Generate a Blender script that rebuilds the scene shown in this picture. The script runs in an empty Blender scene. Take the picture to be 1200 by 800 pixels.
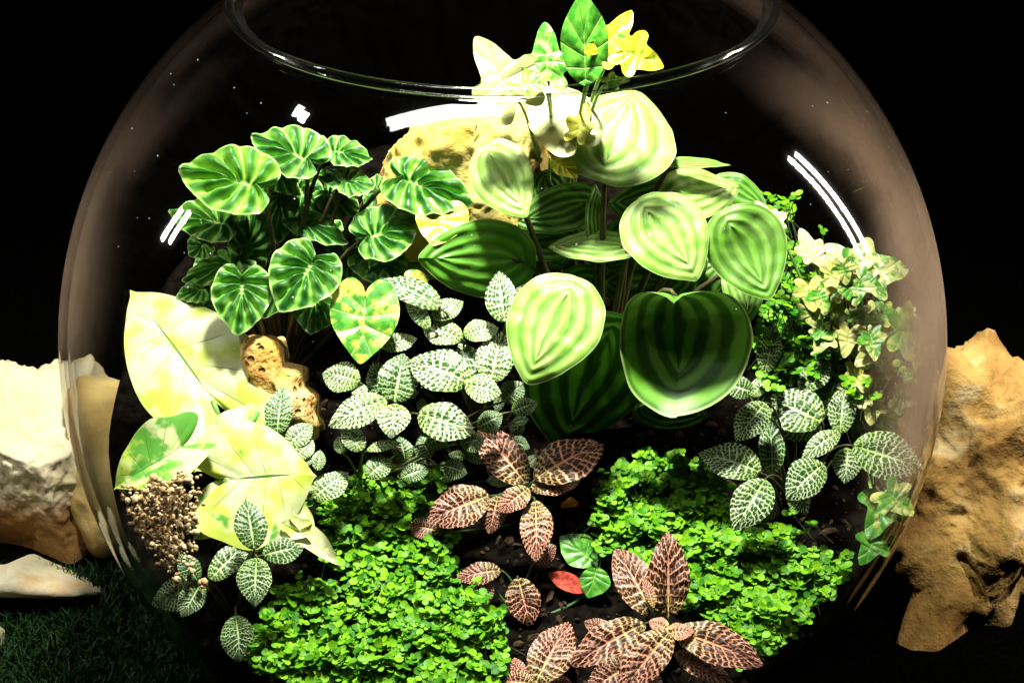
import bpy, bmesh, math, random
import numpy as np
from mathutils import Vector, Matrix, noise

random.seed(7)
RAD = math.radians
scene = bpy.context.scene
col = scene.collection

# ------------------------------------------------------------------ camera, world, lamps, exposure
R = 0.15                                   # bowl radius in metres (a 30 cm fish bowl)
C = Vector((0, 0, 0.88 * R))               # centre of the bowl; the ground is z = 0
ELEV = RAD(28.0)
DIST = 4.5 * R
FPX = 2286.0                               # focal length in pixels of the 1200 px wide photograph
X_ = Vector((1, 0, 0)); Z_ = Vector((0, 0, 1))
UP = Vector((0, math.sin(ELEV), math.cos(ELEV)))
FWD = Vector((0, math.cos(ELEV), -math.sin(ELEV)))
CAM = C - FWD * DIST

cam = bpy.data.cameras.new('camera')
cam.sensor_width = 36.0
cam.lens = FPX / 1200 * 36.0
cam.shift_x = 11 / 1200
cam.clip_start = 0.01
cam.clip_end = 50
cam_o = bpy.data.objects.new('camera', cam)
cam_o.location = CAM
cam_o.rotation_euler = (math.pi / 2 - ELEV, 0, 0)
col.objects.link(cam_o)
scene.camera = cam_o

world = bpy.data.worlds.new('World')
scene.world = world
world.use_nodes = True
world.node_tree.nodes['Background'].inputs[0].default_value = (0.9, 0.85, 0.8, 1)
world.node_tree.nodes['Background'].inputs[1].default_value = 0.001


def lamp(name, loc, target, sx, sy, watts, colour, spread=180):
    l = bpy.data.lights.new(name, 'AREA')
    l.shape = 'RECTANGLE'; l.size = sx; l.size_y = sy
    l.energy = watts; l.color = colour; l.spread = RAD(spread)
    o = bpy.data.objects.new(name, l)
    o.location = loc
    dv = Vector(target) - Vector(loc)
    if dv.xy.length > 1e-6: o.rotation_euler = dv.to_track_quat('-Z', 'Y').to_euler()
    col.objects.link(o)
    return o


lamp('overhead_lamp', (-0.01, 0.030, 0.53), (-0.005, 0.0, 0.1), 0.06, 0.04, 3.2, (1.0, 0.97, 0.9), 110)
lamp('tube_lamp', (-0.080, -0.105, 0.53), (-0.080, -0.105, 0.0), 0.16, 0.014, 0.14, (1.0, 0.97, 0.9), 110)
lamp('left_lamp', (-0.285, -0.01, 0.50), (-0.2, 0.06, 0.05), 0.018, 0.018, 0.22, (1.0, 0.97, 0.92), 80)
lamp('boulder_fill', (0.34, -0.06, 0.48), (0.22, 0.05, 0.04), 0.012, 0.012, 0.15, (1.0, 0.93, 0.82), 36)  # unseen fill light added to brighten the ochre boulder
lamp('right_strip', (0.80, 0.19, 0.42), (0, 0, 0.15), 0.02, 0.34, 1.1, (1.0, 0.86, 0.74), 70)
lamp('left_strip', (-0.80, 0.10, 0.40), (0, 0, 0.15), 0.02, 0.10, 0.2, (1.0, 0.92, 0.84), 60)

vs = scene.view_settings
vs.view_transform = 'Standard'; vs.look = 'None'; vs.exposure = 0.0; vs.gamma = 1.0
vs.use_curve_mapping = False
cy = scene.cycles
cy.use_denoising = True
cy.max_bounces = 8; cy.diffuse_bounces = 1; cy.glossy_bounces = 4
cy.transmission_bounces = 8; cy.transparent_max_bounces = 24
cy.caustics_reflective = False; cy.caustics_refractive = False
cy.sample_clamp_indirect = 4.0


# ------------------------------------------------------------------ pixel -> place
def ray(px, py):
    return X_ * ((px - 589) / FPX) + UP * ((400 - py) / FPX) + FWD


def P(px, py, Y):                           # point seen at a pixel, at depth Y (bowl radii behind the bowl centre)
    d = ray(px, py)
    return CAM + d * ((Y * R - CAM.y) / d.y)


def on_plane(px, py, p0, n):
    d = ray(px, py)
    return CAM + d * ((p0 - CAM).dot(n) / d.dot(n))


def on_ground(px, py, z=0.0):
    d = ray(px, py)
    return CAM + d * ((z - CAM.z) / d.z)


def soil_z(x, y):                           # world metres in and out; higher towards the back
    X, Y = x / R, y / R
    z = -0.55 + 0.40 * (max(Y, -0.85) + 0.75)
    z += 0.035 * noise.noise(Vector((X * 2.2, Y * 2.2, 3.1))) + 0.012 * noise.noise(Vector((X * 9, Y * 9, 1.7)))
    return C.z + z * R


def hit_soil(px, py, h=0.0):
    lo, hi = -1.0, 1.0
    for _ in range(30):
        m = 0.5 * (lo + hi)
        p = P(px, py, m)
        if p.z > soil_z(p.x, p.y) + h: lo = m
        else: hi = m
    return P(px, py, 0.5 * (lo + hi))


# ------------------------------------------------------------------ object helpers
def tag(o, label=None, cat=None, group=None, kind=None):
    if label: o['label'] = label
    if cat: o['category'] = cat
    if group: o['group'] = group
    if kind: o['kind'] = kind
    return o


def thing(name, label, cat, loc, group=None):
    o = bpy.data.objects.new(name, None)
    o.empty_display_size = 0.01
    o.location = loc
    col.objects.link(o)
    return tag(o, label, cat, group)


def link(name, me, mat, parent=None, M=None):
    o = bpy.data.objects.new(name, me)
    col.objects.link(o)
    if mat is not None and not me.materials: me.materials.append(mat)
    if M is None: M = Matrix.Identity(4)
    if parent is not None:
        o.parent = parent
        o.matrix_local = Matrix.Translation(-parent.location) @ M
    else:
        o.matrix_world = M
    return o


def mesh_py(name, verts, faces, smooth=True):
    me = bpy.data.meshes.new(name)
    me.from_pydata([tuple(v) for v in verts], [], faces)
    if smooth: me.polygons.foreach_set('use_smooth', [True] * len(me.polygons))
    me.update()
    return me


def tube(name, pts, r0, r1, n=7):
    pts = [Vector(p) for p in pts]
    verts, faces = [], []
    for i, p in enumerate(pts):
        d = (pts[min(i + 1, len(pts) - 1)] - pts[max(i - 1, 0)]).normalized()
        a = d.orthogonal().normalized()
        if i == 0: ref = a
        else:
            a = (ref - d * ref.dot(d)).normalized(); ref = a
        b = d.cross(a)
        r = r0 + (r1 - r0) * i / (len(pts) - 1)
        for k in range(n):
            t = 2 * math.pi * k / n
            verts.append(p + (a * math.cos(t) + b * math.sin(t)) * r)
    for i in range(len(pts) - 1):
        for k in range(n):
            faces.append((i * n + k, i * n + (k + 1) % n, (i + 1) * n + (k + 1) % n, (i + 1) * n + k))
    faces.append(tuple(range(n))[::-1]); faces.append(tuple(range((len(pts) - 1) * n, len(pts) * n)))
    return mesh_py(name, verts, faces)


def bez(a, b, c, n=9):
    return [a * (1 - t) ** 2 + b * 2 * t * (1 - t) + c * t * t for t in [i / (n - 1) for i in range(n)]]


# ------------------------------------------------------------------ materials
class NT:
    def __init__(self, name):
        self.m = bpy.data.materials.new(name); self.m.use_nodes = True
        self.t = self.m.node_tree; self.t.nodes.clear()
        self.out = self.t.nodes.new('ShaderNodeOutputMaterial')

    def n(self, typ, ins=None, **props):
        nd = self.t.nodes.new(typ)
        for k, v in props.items(): setattr(nd, k, v)
        for k, v in (ins or {}).items():
            if hasattr(v, 'is_output') or isinstance(v, bpy.types.NodeSocket): self.t.links.new(v, nd.inputs[k])
            else: nd.inputs[k].default_value = v
        return nd

    def math(self, op, a, b=0.0, c=0.0, clamp=False):
        nd = self.n('ShaderNodeMath', operation=op, use_clamp=clamp)
        for i, v in enumerate((a, b, c)):
            if isinstance(v, bpy.types.NodeSocket): self.t.links.new(v, nd.inputs[i])
            else: nd.inputs[i].default_value = v
        return nd.outputs[0]

    def smooth(self, v, lo, hi, a=0.0, b=1.0):
        nd = self.n('ShaderNodeMapRange', {0: v, 1: lo, 2: hi, 3: a, 4: b}, interpolation_type='SMOOTHSTEP')
        return nd.outputs[0]

    def mix(self, f, a, b):
        nd = self.n('ShaderNodeMix', data_type='RGBA')
        for i, v in ((0, f), (6, a), (7, b)):
            if isinstance(v, bpy.types.NodeSocket): self.t.links.new(v, nd.inputs[i])
            else: nd.inputs[i].default_value = v if i == 0 else (*v[:3], 1)
        return nd.outputs[2]

    def noise(self, scale, vec=None, detail=3.0, rough=0.55):
        nd = self.n('ShaderNodeTexNoise', {'Scale': scale, 'Detail': detail, 'Roughness': rough})
        if vec is not None: self.t.links.new(vec, nd.inputs['Vector'])
        return nd.outputs[0]

    def uv(self):
        u = self.n('ShaderNodeUVMap', uv_map='leaf')
        s = self.n('ShaderNodeSeparateXYZ', {0: u.outputs[0]})
        return u.outputs[0], s.outputs[0], s.outputs[1]

    def objcol(self):
        oi = self.n('ShaderNodeObjectInfo')
        s = self.n('ShaderNodeSeparateColor', {0: oi.outputs['Color']})
        return s.outputs[0], s.outputs[1], s.outputs[2], oi.outputs['Random']

    def objvec(self):
        tc = self.n('ShaderNodeTexCoord')
        return tc.outputs['Object']

    def surface(self, colour, rough=0.45, spec=0.4, bump=None, bstr=0.3, bdist=0.0005, transl=0.0, tcol=None, sheen=0.0):
        p = self.n('ShaderNodeBsdfPrincipled', {'Roughness': rough, 'Specular IOR Level': spec})
        if isinstance(colour, bpy.types.NodeSocket): self.t.links.new(colour, p.inputs['Base Color'])
        else: p.inputs['Base Color'].default_value = (*colour, 1)
        if bump is not None:
            b = self.n('ShaderNodeBump', {'Height': bump, 'Strength': bstr, 'Distance': bdist})
            self.t.links.new(b.outputs[0], p.inputs['Normal'])
        sh = p.outputs[0]
        if transl:
            tr = self.n('ShaderNodeBsdfTranslucent')
            c = tcol if tcol is not None else colour
            if isinstance(c, bpy.types.NodeSocket): self.t.links.new(c, tr.inputs[0])
            else: tr.inputs[0].default_value = (*c, 1)
            mx = self.n('ShaderNodeMixShader', {0: transl, 1: sh, 2: tr.outputs[0]})
            sh = mx.outputs[0]
        self.t.links.new(sh, self.out.inputs[0])
        return self.m


def mat_plain(name, c, rough=0.5, spec=0.35, nscale=300.0, namt=0.35, bstr=0.3):
    g = NT(name)
    v = g.noise(nscale, g.objvec(), 4)
    k = g.smooth(v, 0.3, 0.7, 1 - namt, 1 + namt)
    mul = g.n('ShaderNodeMix', data_type='RGBA', blend_type='MULTIPLY')
    mul.inputs[0].default_value = 1.0; mul.inputs[6].default_value = (*c, 1)
    cc = g.n('ShaderNodeCombineColor', {0: k, 1: k, 2: k})
    g.t.links.new(cc.outputs[0], mul.inputs[7])
    return g.surface(mul.outputs[2], rough, spec, v, bstr, 0.0006)


def mat_fittonia(name, blade, blade2, vein, vein_base, n_sec, edge=None):
    g = NT(name)
    uv, t, f = g.uv()
    vw, shade, _, rnd = g.objcol()
    ns = g.n('ShaderNodeTexNoise', {'Scale': 5.0, 'Detail': 2.0, 'Vector': uv})
    wob = g.math('MULTIPLY_ADD', ns.outputs[0], 0.11, -0.055)
    tt = g.math('ADD', t, wob)
    af = g.math('ABSOLUTE', f)
    tt = g.math('MULTIPLY', tt, g.math('MULTIPLY_ADD', rnd, 0.36, 0.80))
    # side veins
    fr = g.math('FRACT', g.math('MULTIPLY', tt, n_sec))
    ds = g.math('ABSOLUTE', g.math('SUBTRACT', fr, 0.5))
    wid = g.math('MULTIPLY_ADD', af, -0.06, 0.135)
    wid = g.math('MULTIPLY', wid, vw)
    sec = g.smooth(g.math('DIVIDE', ds, wid), 0.65, 1.15, 1.0, 0.0)
    # forks towards the margin and short cross veins
    fr2 = g.math('FRACT', g.math('MULTIPLY_ADD', tt, n_sec, 0.5))
    ds2 = g.math('ABSOLUTE', g.math('SUBTRACT', fr2, 0.5))
    fork = g.math('MULTIPLY', g.smooth(g.math('DIVIDE', ds2, g.math('MULTIPLY', vw, 0.10)), 0.6, 1.2, 1.0, 0.0), g.smooth(g.math('ADD', af, wob), 0.38, 0.55))
    cell = g.math('FLOOR', g.math('MULTIPLY_ADD', tt, n_sec * 2, 0.0))
    wn = g.n('ShaderNodeTexWhiteNoise', {'W': g.math('ADD', cell, rnd)}, noise_dimensions='1D')
    fr3 = g.math('FRACT', g.math('MULTIPLY_ADD', g.math('ADD', af, wob), 4.2, wn.outputs[0]))
    ds3 = g.math('ABSOLUTE', g.math('SUBTRACT', fr3, 0.5))
    cross = g.smooth(g.math('DIVIDE', ds3, g.math('MULTIPLY', vw, 0.12)), 0.6, 1.2, 1.0, 0.0)
    net = g.math('MAXIMUM', fork, g.math('MULTIPLY', cross, g.smooth(g.noise(60.0, uv, 1), 0.38, 0.55, 0.25, 0.8)))
    mid = g.smooth(af, 0.03, 0.085, 1.0, 0.0)
    v = g.math('MAXIMUM', g.math('MAXIMUM', sec, g.math('MULTIPLY', net, 0.95)), mid)
    big = g.noise(140.0, g.objvec(), 2)
    bl = g.mix(g.smooth(big, 0.35, 0.65), blade, blade2)
    vc = g.mix(g.smooth(t, 0.1, 0.7), vein_base, vein)
    c = g.mix(v, bl, vc)
    return g.surface(c, 0.42, 0.35, g.math('MULTIPLY', v, -1.0), 0.45, 0.0004, 0.10)


def mat_watermelon():
    g = NT('watermelon_leaf')
    uv, t, f = g.uv()
    pale, flat, _, rnd = g.objcol()
    ns = g.noise(3.0, uv, 2)
    ff = g.math('ADD', f, g.math('MULTIPLY_ADD', ns, 0.18, -0.09))
    s = g.math('COSINE', g.math('MULTIPLY', ff, math.pi * 2 * 3.0))
    # darker lines along the veins, broad silver bands between them
    patch = g.noise(90.0, g.objvec(), 2)
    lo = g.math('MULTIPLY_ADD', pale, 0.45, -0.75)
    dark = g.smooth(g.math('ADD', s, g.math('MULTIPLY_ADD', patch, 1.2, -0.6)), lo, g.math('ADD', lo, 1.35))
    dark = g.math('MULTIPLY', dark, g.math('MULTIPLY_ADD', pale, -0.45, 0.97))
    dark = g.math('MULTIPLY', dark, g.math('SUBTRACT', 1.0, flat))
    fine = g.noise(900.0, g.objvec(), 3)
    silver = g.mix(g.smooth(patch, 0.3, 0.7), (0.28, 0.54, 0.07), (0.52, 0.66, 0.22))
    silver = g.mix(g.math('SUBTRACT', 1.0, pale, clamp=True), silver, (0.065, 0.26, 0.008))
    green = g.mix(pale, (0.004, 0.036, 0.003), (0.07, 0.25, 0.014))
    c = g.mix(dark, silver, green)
    hub = g.smooth(g.math('ADD', t, g.math('MULTIPLY', g.math('ABSOLUTE', f), 0.5)), 0.02, 0.20, 0.7, 0.0)
    c = g.mix(hub, c, (0.05, 0.18, 0.02))
    rimm = g.smooth(g.math('ABSOLUTE', f), 0.955, 0.99)
    c = g.mix(g.math('MULTIPLY', rimm, 0.6), c, (0.40, 0.55, 0.17))
    bp = g.math('ADD', g.math('MULTIPLY', s, -0.8), g.math('MULTIPLY', fine, 0.25))
    return g.surface(c, 0.46, 0.32, bp, 0.3, 0.0006, 0.08)


def mat_ripple():
    g = NT('ripple_leaf')
    uv, t, f = g.uv()
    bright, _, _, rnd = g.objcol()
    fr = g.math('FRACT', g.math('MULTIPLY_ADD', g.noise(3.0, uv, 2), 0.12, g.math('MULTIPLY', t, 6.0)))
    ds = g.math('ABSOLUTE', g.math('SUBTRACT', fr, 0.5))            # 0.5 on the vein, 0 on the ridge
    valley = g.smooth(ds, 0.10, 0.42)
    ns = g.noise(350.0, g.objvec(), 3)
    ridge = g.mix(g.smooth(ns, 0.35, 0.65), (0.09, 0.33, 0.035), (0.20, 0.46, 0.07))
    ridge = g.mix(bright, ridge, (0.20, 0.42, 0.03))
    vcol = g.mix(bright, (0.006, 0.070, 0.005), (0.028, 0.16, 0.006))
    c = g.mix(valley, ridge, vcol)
    af = g.math('ABSOLUTE', f)
    c = g.mix(g.smooth(af, 0.93, 0.99), c, (0.30, 0.50, 0.13))
    c = g.mix(g.smooth(af, 0.02, 0.08, 0.8, 0.0), c, (0.32, 0.50, 0.14))
    return g.surface(c, 0.45, 0.4, ns, 0.35, 0.0006, 0.06)


def mat_syngonium():
    g = NT('syngonium_leaf')
    uv, t, f = g.uv()
    pale, _, _, rnd = g.objcol()
    ov = g.objvec()
    ns = g.noise(70.0, ov, 3)
    af = g.math('ABSOLUTE', f)
    cream = g.mix(g.smooth(ns, 0.42, 0.6), (0.58, 0.63, 0.32), (0.46, 0.58, 0.07))
    blot = g.smooth(g.math('ADD', g.noise(110.0, ov, 3), g.math('MULTIPLY', pale, -0.35)), 0.30, 0.42)
    c = g.mix(blot, cream, (0.10, 0.33, 0.04))
    mid = g.smooth(af, 0.012, 0.030, 1.0, 0.0)
    fr = g.math('FRACT', g.math('MULTIPLY', t, 6.0))
    ds = g.math('ABSOLUTE', g.math('SUBTRACT', fr, 0.5))
    sec = g.math('MULTIPLY', g.smooth(ds, 0.0, 0.05, 1.0, 0.0), g.smooth(af, 0.5, 0.85, 0.55, 0.0))
    c = g.mix(g.math('MAXIMUM', mid, sec), c, (0.07, 0.17, 0.015))
    c = g.mix(g.smooth(af, 0.96, 0.995, 0.0, 0.6), c, (0.45, 0.58, 0.12))
    bp = g.math('ADD', g.math('MULTIPLY', g.math('MAXIMUM', mid, sec), -1.0), g.math('MULTIPLY', g.noise(500.0, ov, 2), 0.3))
    return g.surface(c, 0.42, 0.35, bp, 0.35, 0.0006, 0.10)


def mat_ivy():
    g = NT('ivy_leaf')
    uv, t, f = g.uv()
    yel, cream, _, rnd = g.objcol()
    ov = g.objvec()
    ns = g.noise(160.0, ov, 4, 0.65)
    af = g.math('ABSOLUTE', f)
    sel = g.smooth(g.math('ADD', ns, g.math('MULTIPLY_ADD', yel, 0.6, -0.3)), 0.44, 0.56)
    green = g.mix(g.smooth(g.noise(300.0, ov, 3), 0.4, 0.6), (0.035, 0.20, 0.012), (0.10, 0.34, 0.025))
    light = g.mix(cream, (0.50, 0.52, 0.02), (0.54, 0.56, 0.24))
    c = g.mix(sel, green, light)
    fr = g.math('FRACT', g.math('MULTIPLY', t, 5.0))
    ds = g.math('ABSOLUTE', g.math('SUBTRACT', fr, 0.5))
    sec = g.smooth(ds, 0.0, 0.07, 1.0, 0.0)
    mid = g.smooth(af, 0.012, 0.035, 1.0, 0.0)
    v = g.math('MAXIMUM', mid, g.math('MULTIPLY', sec, 0.5))
    c = g.mix(v, c, (0.34, 0.48, 0.12))
    return g.surface(c, 0.4, 0.4, g.math('MULTIPLY_ADD', v, -1.0, ns), 0.5, 0.0006, 0.10)


def mat_tears():
    g = NT('tiny_leaf')
    geo = g.n('ShaderNodeNewGeometry')
    oi = g.n('ShaderNodeObjectInfo')
    r = g.math('FRACT', g.math('ADD', geo.outputs['Random Per Island'], oi.outputs['Random']))
    c = g.mix(r, (0.018, 0.15, 0.003), (0.22, 0.52, 0.010))
    return g.surface(c, 0.5, 0.2, None, 0, 0, 0.15)


def mat_rock(name, c1, c2, c3, s1, s2, bstr=1.0, dist=0.003, pores=0.0, tint=None):
    g = NT(name)
    ov = g.objvec()
    a = g.noise(s1, ov, 8, 0.62)
    b = g.noise(s2, ov, 5, 0.6)
    c = g.mix(g.smooth(a, 0.35, 0.62), c1, c2)
    c = g.mix(g.smooth(b, 0.50, 0.72), c, c3)
    h = g.math('MULTIPLY_ADD', b, 0.6, a)
    if pores:
        vo = g.n('ShaderNodeTexVoronoi', {'Scale': pores, 'Vector': ov})
        pit = g.smooth(vo.outputs[0], 0.12, 0.34, 1.0, 0.0)
        h = g.math('MULTIPLY_ADD', pit, -0.8, h)
        c = g.mix(g.math('MULTIPLY', pit, 0.6), c, (0.12, 0.055, 0.015))
    if tint:                                  # colour turns brown towards the lower part of the stone
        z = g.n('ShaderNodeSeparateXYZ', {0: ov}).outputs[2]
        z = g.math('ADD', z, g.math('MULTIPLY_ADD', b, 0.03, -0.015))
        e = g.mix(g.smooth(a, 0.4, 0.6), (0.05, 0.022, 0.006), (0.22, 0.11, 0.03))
        c = g.mix(g.smooth(z, tint[0], tint[1], 1.0, 0.0), c, e)
    return g.surface(c, 0.85, 0.2, h, bstr, dist)


M = {}
M['fit_white'] = mat_fittonia('white_veined_leaf', (0.006, 0.050, 0.005), (0.018, 0.10, 0.010), (0.60, 0.70, 0.40), (0.42, 0.58, 0.15), 8.0)
M['fit_red'] = mat_fittonia('red_veined_leaf', (0.020, 0.010, 0.003), (0.06, 0.016, 0.006), (0.72, 0.33, 0.21), (0.62, 0.44, 0.15), 8.0)
M['watermelon'] = mat_watermelon()
M['ripple'] = mat_ripple()
M['syngonium'] = mat_syngonium()
M['ivy'] = mat_ivy()
M['tears'] = mat_tears()
M['red_leaf'] = mat_plain('red_leaf', (0.36, 0.05, 0.03), 0.75, 0.1, 500, 0.6)
M['stem_green'] = mat_plain('stem_green', (0.16, 0.30, 0.06), 0.45, 0.4, 200)
M['stem_pink'] = mat_plain('stem_pink', (0.42, 0.20, 0.13), 0.45, 0.4, 200)
M['stem_olive'] = mat_plain('stem_olive', (0.05, 0.045, 0.012), 0.5, 0.3, 200)
M['stem_dark'] = mat_plain('stem_dark', (0.03, 0.07, 0.015), 0.5, 0.3, 200)
M['soil'] = mat_plain('dark_soil', (0.005, 0.004, 0.003), 0.95, 0.0, 260, 0.6, 0.9)
M['mat_bed'] = mat_plain('leaf_bed', (0.008, 0.035, 0.006), 0.9, 0.1, 500, 0.7, 0.9)
M['ground'] = mat_plain('black_ground', (0.0007, 0.0007, 0.0006), 1.0, 0.0, 400, 0.5, 0.3)
M['rock_yellow'] = mat_rock('yellow_stone', (0.48, 0.37, 0.06), (0.58, 0.50, 0.16), (0.44, 0.20, 0.03), 30, 70, 0.8, 0.003)
M['rock_porous'] = mat_rock('porous_ochre_stone', (0.55, 0.30, 0.06), (0.66, 0.50, 0.20), (0.50, 0.20, 0.03), 60, 120, 1.0, 0.003, 230)
M['rock_tan'] = mat_rock('tan_stone', (0.17, 0.085, 0.018), (0.38, 0.24, 0.065), (0.44, 0.36, 0.19), 20, 45, 1.0, 0.006)
M['rock_white'] = mat_rock('cream_stone', (0.42, 0.37, 0.20), (0.52, 0.48, 0.34), (0.40, 0.24, 0.08), 9, 30, 0.9, 0.004)
M['rock_cream_brown'] = mat_rock('cream_brown_stone', (0.44, 0.39, 0.21), (0.55, 0.50, 0.34), (0.40, 0.32, 0.13), 12, 34, 1.0, 0.005, tint=(-0.010, 0.012))
M['rock_sand'] = mat_rock('sand_stone', (0.44, 0.28, 0.08), (0.52, 0.40, 0.15), (0.46, 0.22, 0.06), 18, 50, 0.9, 0.003)
M['rock_orange'] = mat_plain('orange_stone', (0.50, 0.20, 0.02), 0.9, 0.1, 250, 0.5, 1.0)
M['gravel'] = None
M['grass'] = None


def mat_island(name, c1, c2, rough=0.8):
    g = NT(name)
    geo = g.n('ShaderNodeNewGeometry')
    c = g.mix(geo.outputs['Random Per Island'], c1, c2)
    return g.surface(c, rough, 0.2, g.noise(900.0, g.objvec(), 3), 0.4, 0.0004)


M['gravel'] = mat_island('ochre_gravel', (0.46, 0.29, 0.12), (0.74, 0.58, 0.34))
M['grass'] = mat_island('dark_turf', (0.003, 0.014, 0.002), (0.012, 0.050, 0.008), 0.6)


def mat_bowl():
    # clear glass: what lies behind shows through, Fresnel reflections on top, and a
    # painted brown haze standing in for warm reflections where one looks along the wall
    g = NT('bowl_glass')
    lw = g.n('ShaderNodeLayerWeight', {'Blend': 0.5})
    fres = g.math('MULTIPLY_ADD', g.math('POWER', lw.outputs['Facing'], 5.0), 0.96, 0.04)
    tr = g.n('ShaderNodeBsdfTransparent'); tr.inputs[0].default_value = (0.985, 0.99, 0.98, 1)
    gl = g.n('ShaderNodeBsdfGlossy', {'Roughness': 0.03})
    m1 = g.n('ShaderNodeMixShader', {0: fres, 1: tr.outputs[0], 2: gl.outputs[0]})
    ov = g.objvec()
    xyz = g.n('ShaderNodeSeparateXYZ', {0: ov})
    tint = g.noise(22.0, ov, 5, 0.6)
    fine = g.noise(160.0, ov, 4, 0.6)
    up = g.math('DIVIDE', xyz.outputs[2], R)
    up = g.math('ADD', up, g.math('MULTIPLY_ADD', tint, 0.25, -0.125))
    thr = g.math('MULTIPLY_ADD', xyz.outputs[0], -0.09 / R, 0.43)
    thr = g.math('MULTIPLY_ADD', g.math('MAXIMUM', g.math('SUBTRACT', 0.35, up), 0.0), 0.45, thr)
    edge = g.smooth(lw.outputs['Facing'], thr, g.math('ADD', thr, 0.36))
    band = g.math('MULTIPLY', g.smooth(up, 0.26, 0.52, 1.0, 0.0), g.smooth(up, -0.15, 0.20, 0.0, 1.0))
    amt = g.math('MULTIPLY', g.math('MULTIPLY', edge, band), g.math('MULTIPLY_ADD', fine, 0.35, g.smooth(tint, 0.3, 0.7, 0.15, 0.6)))
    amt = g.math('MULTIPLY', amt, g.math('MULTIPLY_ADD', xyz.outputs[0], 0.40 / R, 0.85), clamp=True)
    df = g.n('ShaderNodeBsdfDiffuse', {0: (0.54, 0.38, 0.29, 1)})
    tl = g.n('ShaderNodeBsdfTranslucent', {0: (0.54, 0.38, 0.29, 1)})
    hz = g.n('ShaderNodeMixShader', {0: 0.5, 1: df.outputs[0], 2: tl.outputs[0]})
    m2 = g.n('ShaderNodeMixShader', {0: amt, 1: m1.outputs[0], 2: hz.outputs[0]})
    g.t.links.new(m2.outputs[0], g.out.inputs[0])
    return g.m


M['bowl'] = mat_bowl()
g = NT('rim_glass')
lw_ = g.n('ShaderNodeLayerWeight', {'Blend': 0.5})
fr_ = g.math('MULTIPLY_ADD', g.math('POWER', lw_.outputs['Facing'], 3.0), 0.85, 0.06)
tr_ = g.n('ShaderNodeBsdfTransparent'); tr_.inputs[0].default_value = (0.86, 0.90, 0.87, 1)
gl_ = g.n('ShaderNodeBsdfGlossy', {'Roughness': 0.10})
g.t.links.new(g.n('ShaderNodeMixShader', {0: fr_, 1: tr_.outputs[0], 2: gl_.outputs[0]}).outputs[0], g.out.inputs[0])
M['rim'] = g.m


# ------------------------------------------------------------------ the setting: ground and stones
def grid_sheet(name, x0, x1, y0, y1, nx, ny, zf):
    vs_, fs = [], []
    for j in range(ny + 1):
        for i in range(nx + 1):
            x = x0 + (x1 - x0) * i / nx; y = y0 + (y1 - y0) * j / ny
            vs_.append((x, y, zf(x, y)))
    for j in range(ny):
        for i in range(nx):
            a = j * (nx + 1) + i
            fs.append((a, a + 1, a + nx + 2, a + nx + 1))
    return mesh_py(name, vs_, fs)


gr = link('ground', grid_sheet('ground', -4, 4, -2, 8, 40, 40, lambda x, y: 0.0), M['ground'])
tag(gr, 'black ground under the glass bowl', 'ground', kind='structure')


def poly_radius(poly, cx, cy, ang):
    dx, dy = math.cos(ang), math.sin(ang)
    best = 0.0
    n = len(poly)
    for i in range(n):
        x1, y1 = poly[i][0] - cx, poly[i][1] - cy
        x2, y2 = poly[(i + 1) % n][0] - cx, poly[(i + 1) % n][1] - cy
        ex, ey = x2 - x1, y2 - y1
        den = dx * ey - dy * ex
        if abs(den) < 1e-9: continue
        t = (x1 * ey - y1 * ex) / den
        u = (x1 * dy - y1 * dx) / den
        if t > 0 and -1e-6 <= u <= 1 + 1e-6: best = max(best, t)
    return best


def inside(poly, x, y):
    r = False; n = len(poly); j = n - 1
    for i in range(n):
        if (poly[i][1] > y) != (poly[j][1] > y) and x < (poly[j][0] - poly[i][0]) * (y - poly[i][1]) / (poly[j][1] - poly[i][1]) + poly[i][0]: r = not r
        j = i
    return r


def stone_mesh(name, poly, centre, Y, depth, planes=(), sub=5, rough=0.06, fine=0.02, seed=0, square=0.75):
    """A boulder whose outline from the front follows poly (pixels), with real depth; planes cut flat faces."""
    cx, cy = centre
    c = P(cx, cy, Y)
    dist = (c - CAM).dot(FWD)
    s = dist / FPX
    bm = bmesh.new()
    bmesh.ops.create_icosphere(bm, subdivisions=sub, radius=1.0)
    pl = [(Vector(n_).normalized(), d_ * s) for n_, d_ in planes]
    off = Vector((seed * 3.7, seed * 1.3, seed * 7.1))
    for v in bm.verts:
        d = v.co.normalized()                    # x right, y towards the viewer axis, z up in view space
        a = math.atan2(-d.z, d.x)
        rad = math.hypot(d.x, d.z)
        pr = poly_radius(poly, cx, cy, a) * s
        k = rad ** square
        q = X_ * (math.cos(a) * pr * k) + UP * (-math.sin(a) * pr * k) + FWD * (d.y * abs(d.y) ** (-0.35) * depth * R if abs(d.y) > 1e-4 else 0)
        L = q.length
        if L > 1e-9:
            qd = q / L
            for n_, d_ in pl:
                e = qd.dot(n_)
                if e > 1e-4 and L * e > d_: L = d_ / e
            w = qd * L / (100 * s)
            ridged = 1 - abs(noise.noise(w * 2.3 + off)) * 2
            L *= 1 + rough * (noise.noise(w * 1.6 + off) + 0.5 * ridged * noise.noise(w * 3.9 - off)) + fine * noise.noise(w * 9 + off) + fine * 0.5 * noise.noise(w * 22 + off)
            q = qd * L
        v.co = q
    me = bpy.data.meshes.new(name)
    bm.normal_update(); bm.to_mesh(me); bm.free()
    me.polygons.foreach_set('use_smooth', [True] * len(me.polygons))
    return me, c


def stone(name, label, mat, poly, centre, Y, depth, parent=None, group=None, **kw):
    me, c = stone_mesh(name, poly, centre, Y, depth, **kw)
    o = link(name, me, M[mat], None, Matrix.Translation(c))
    tag(o, label, 'rock', group)
    return o


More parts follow.
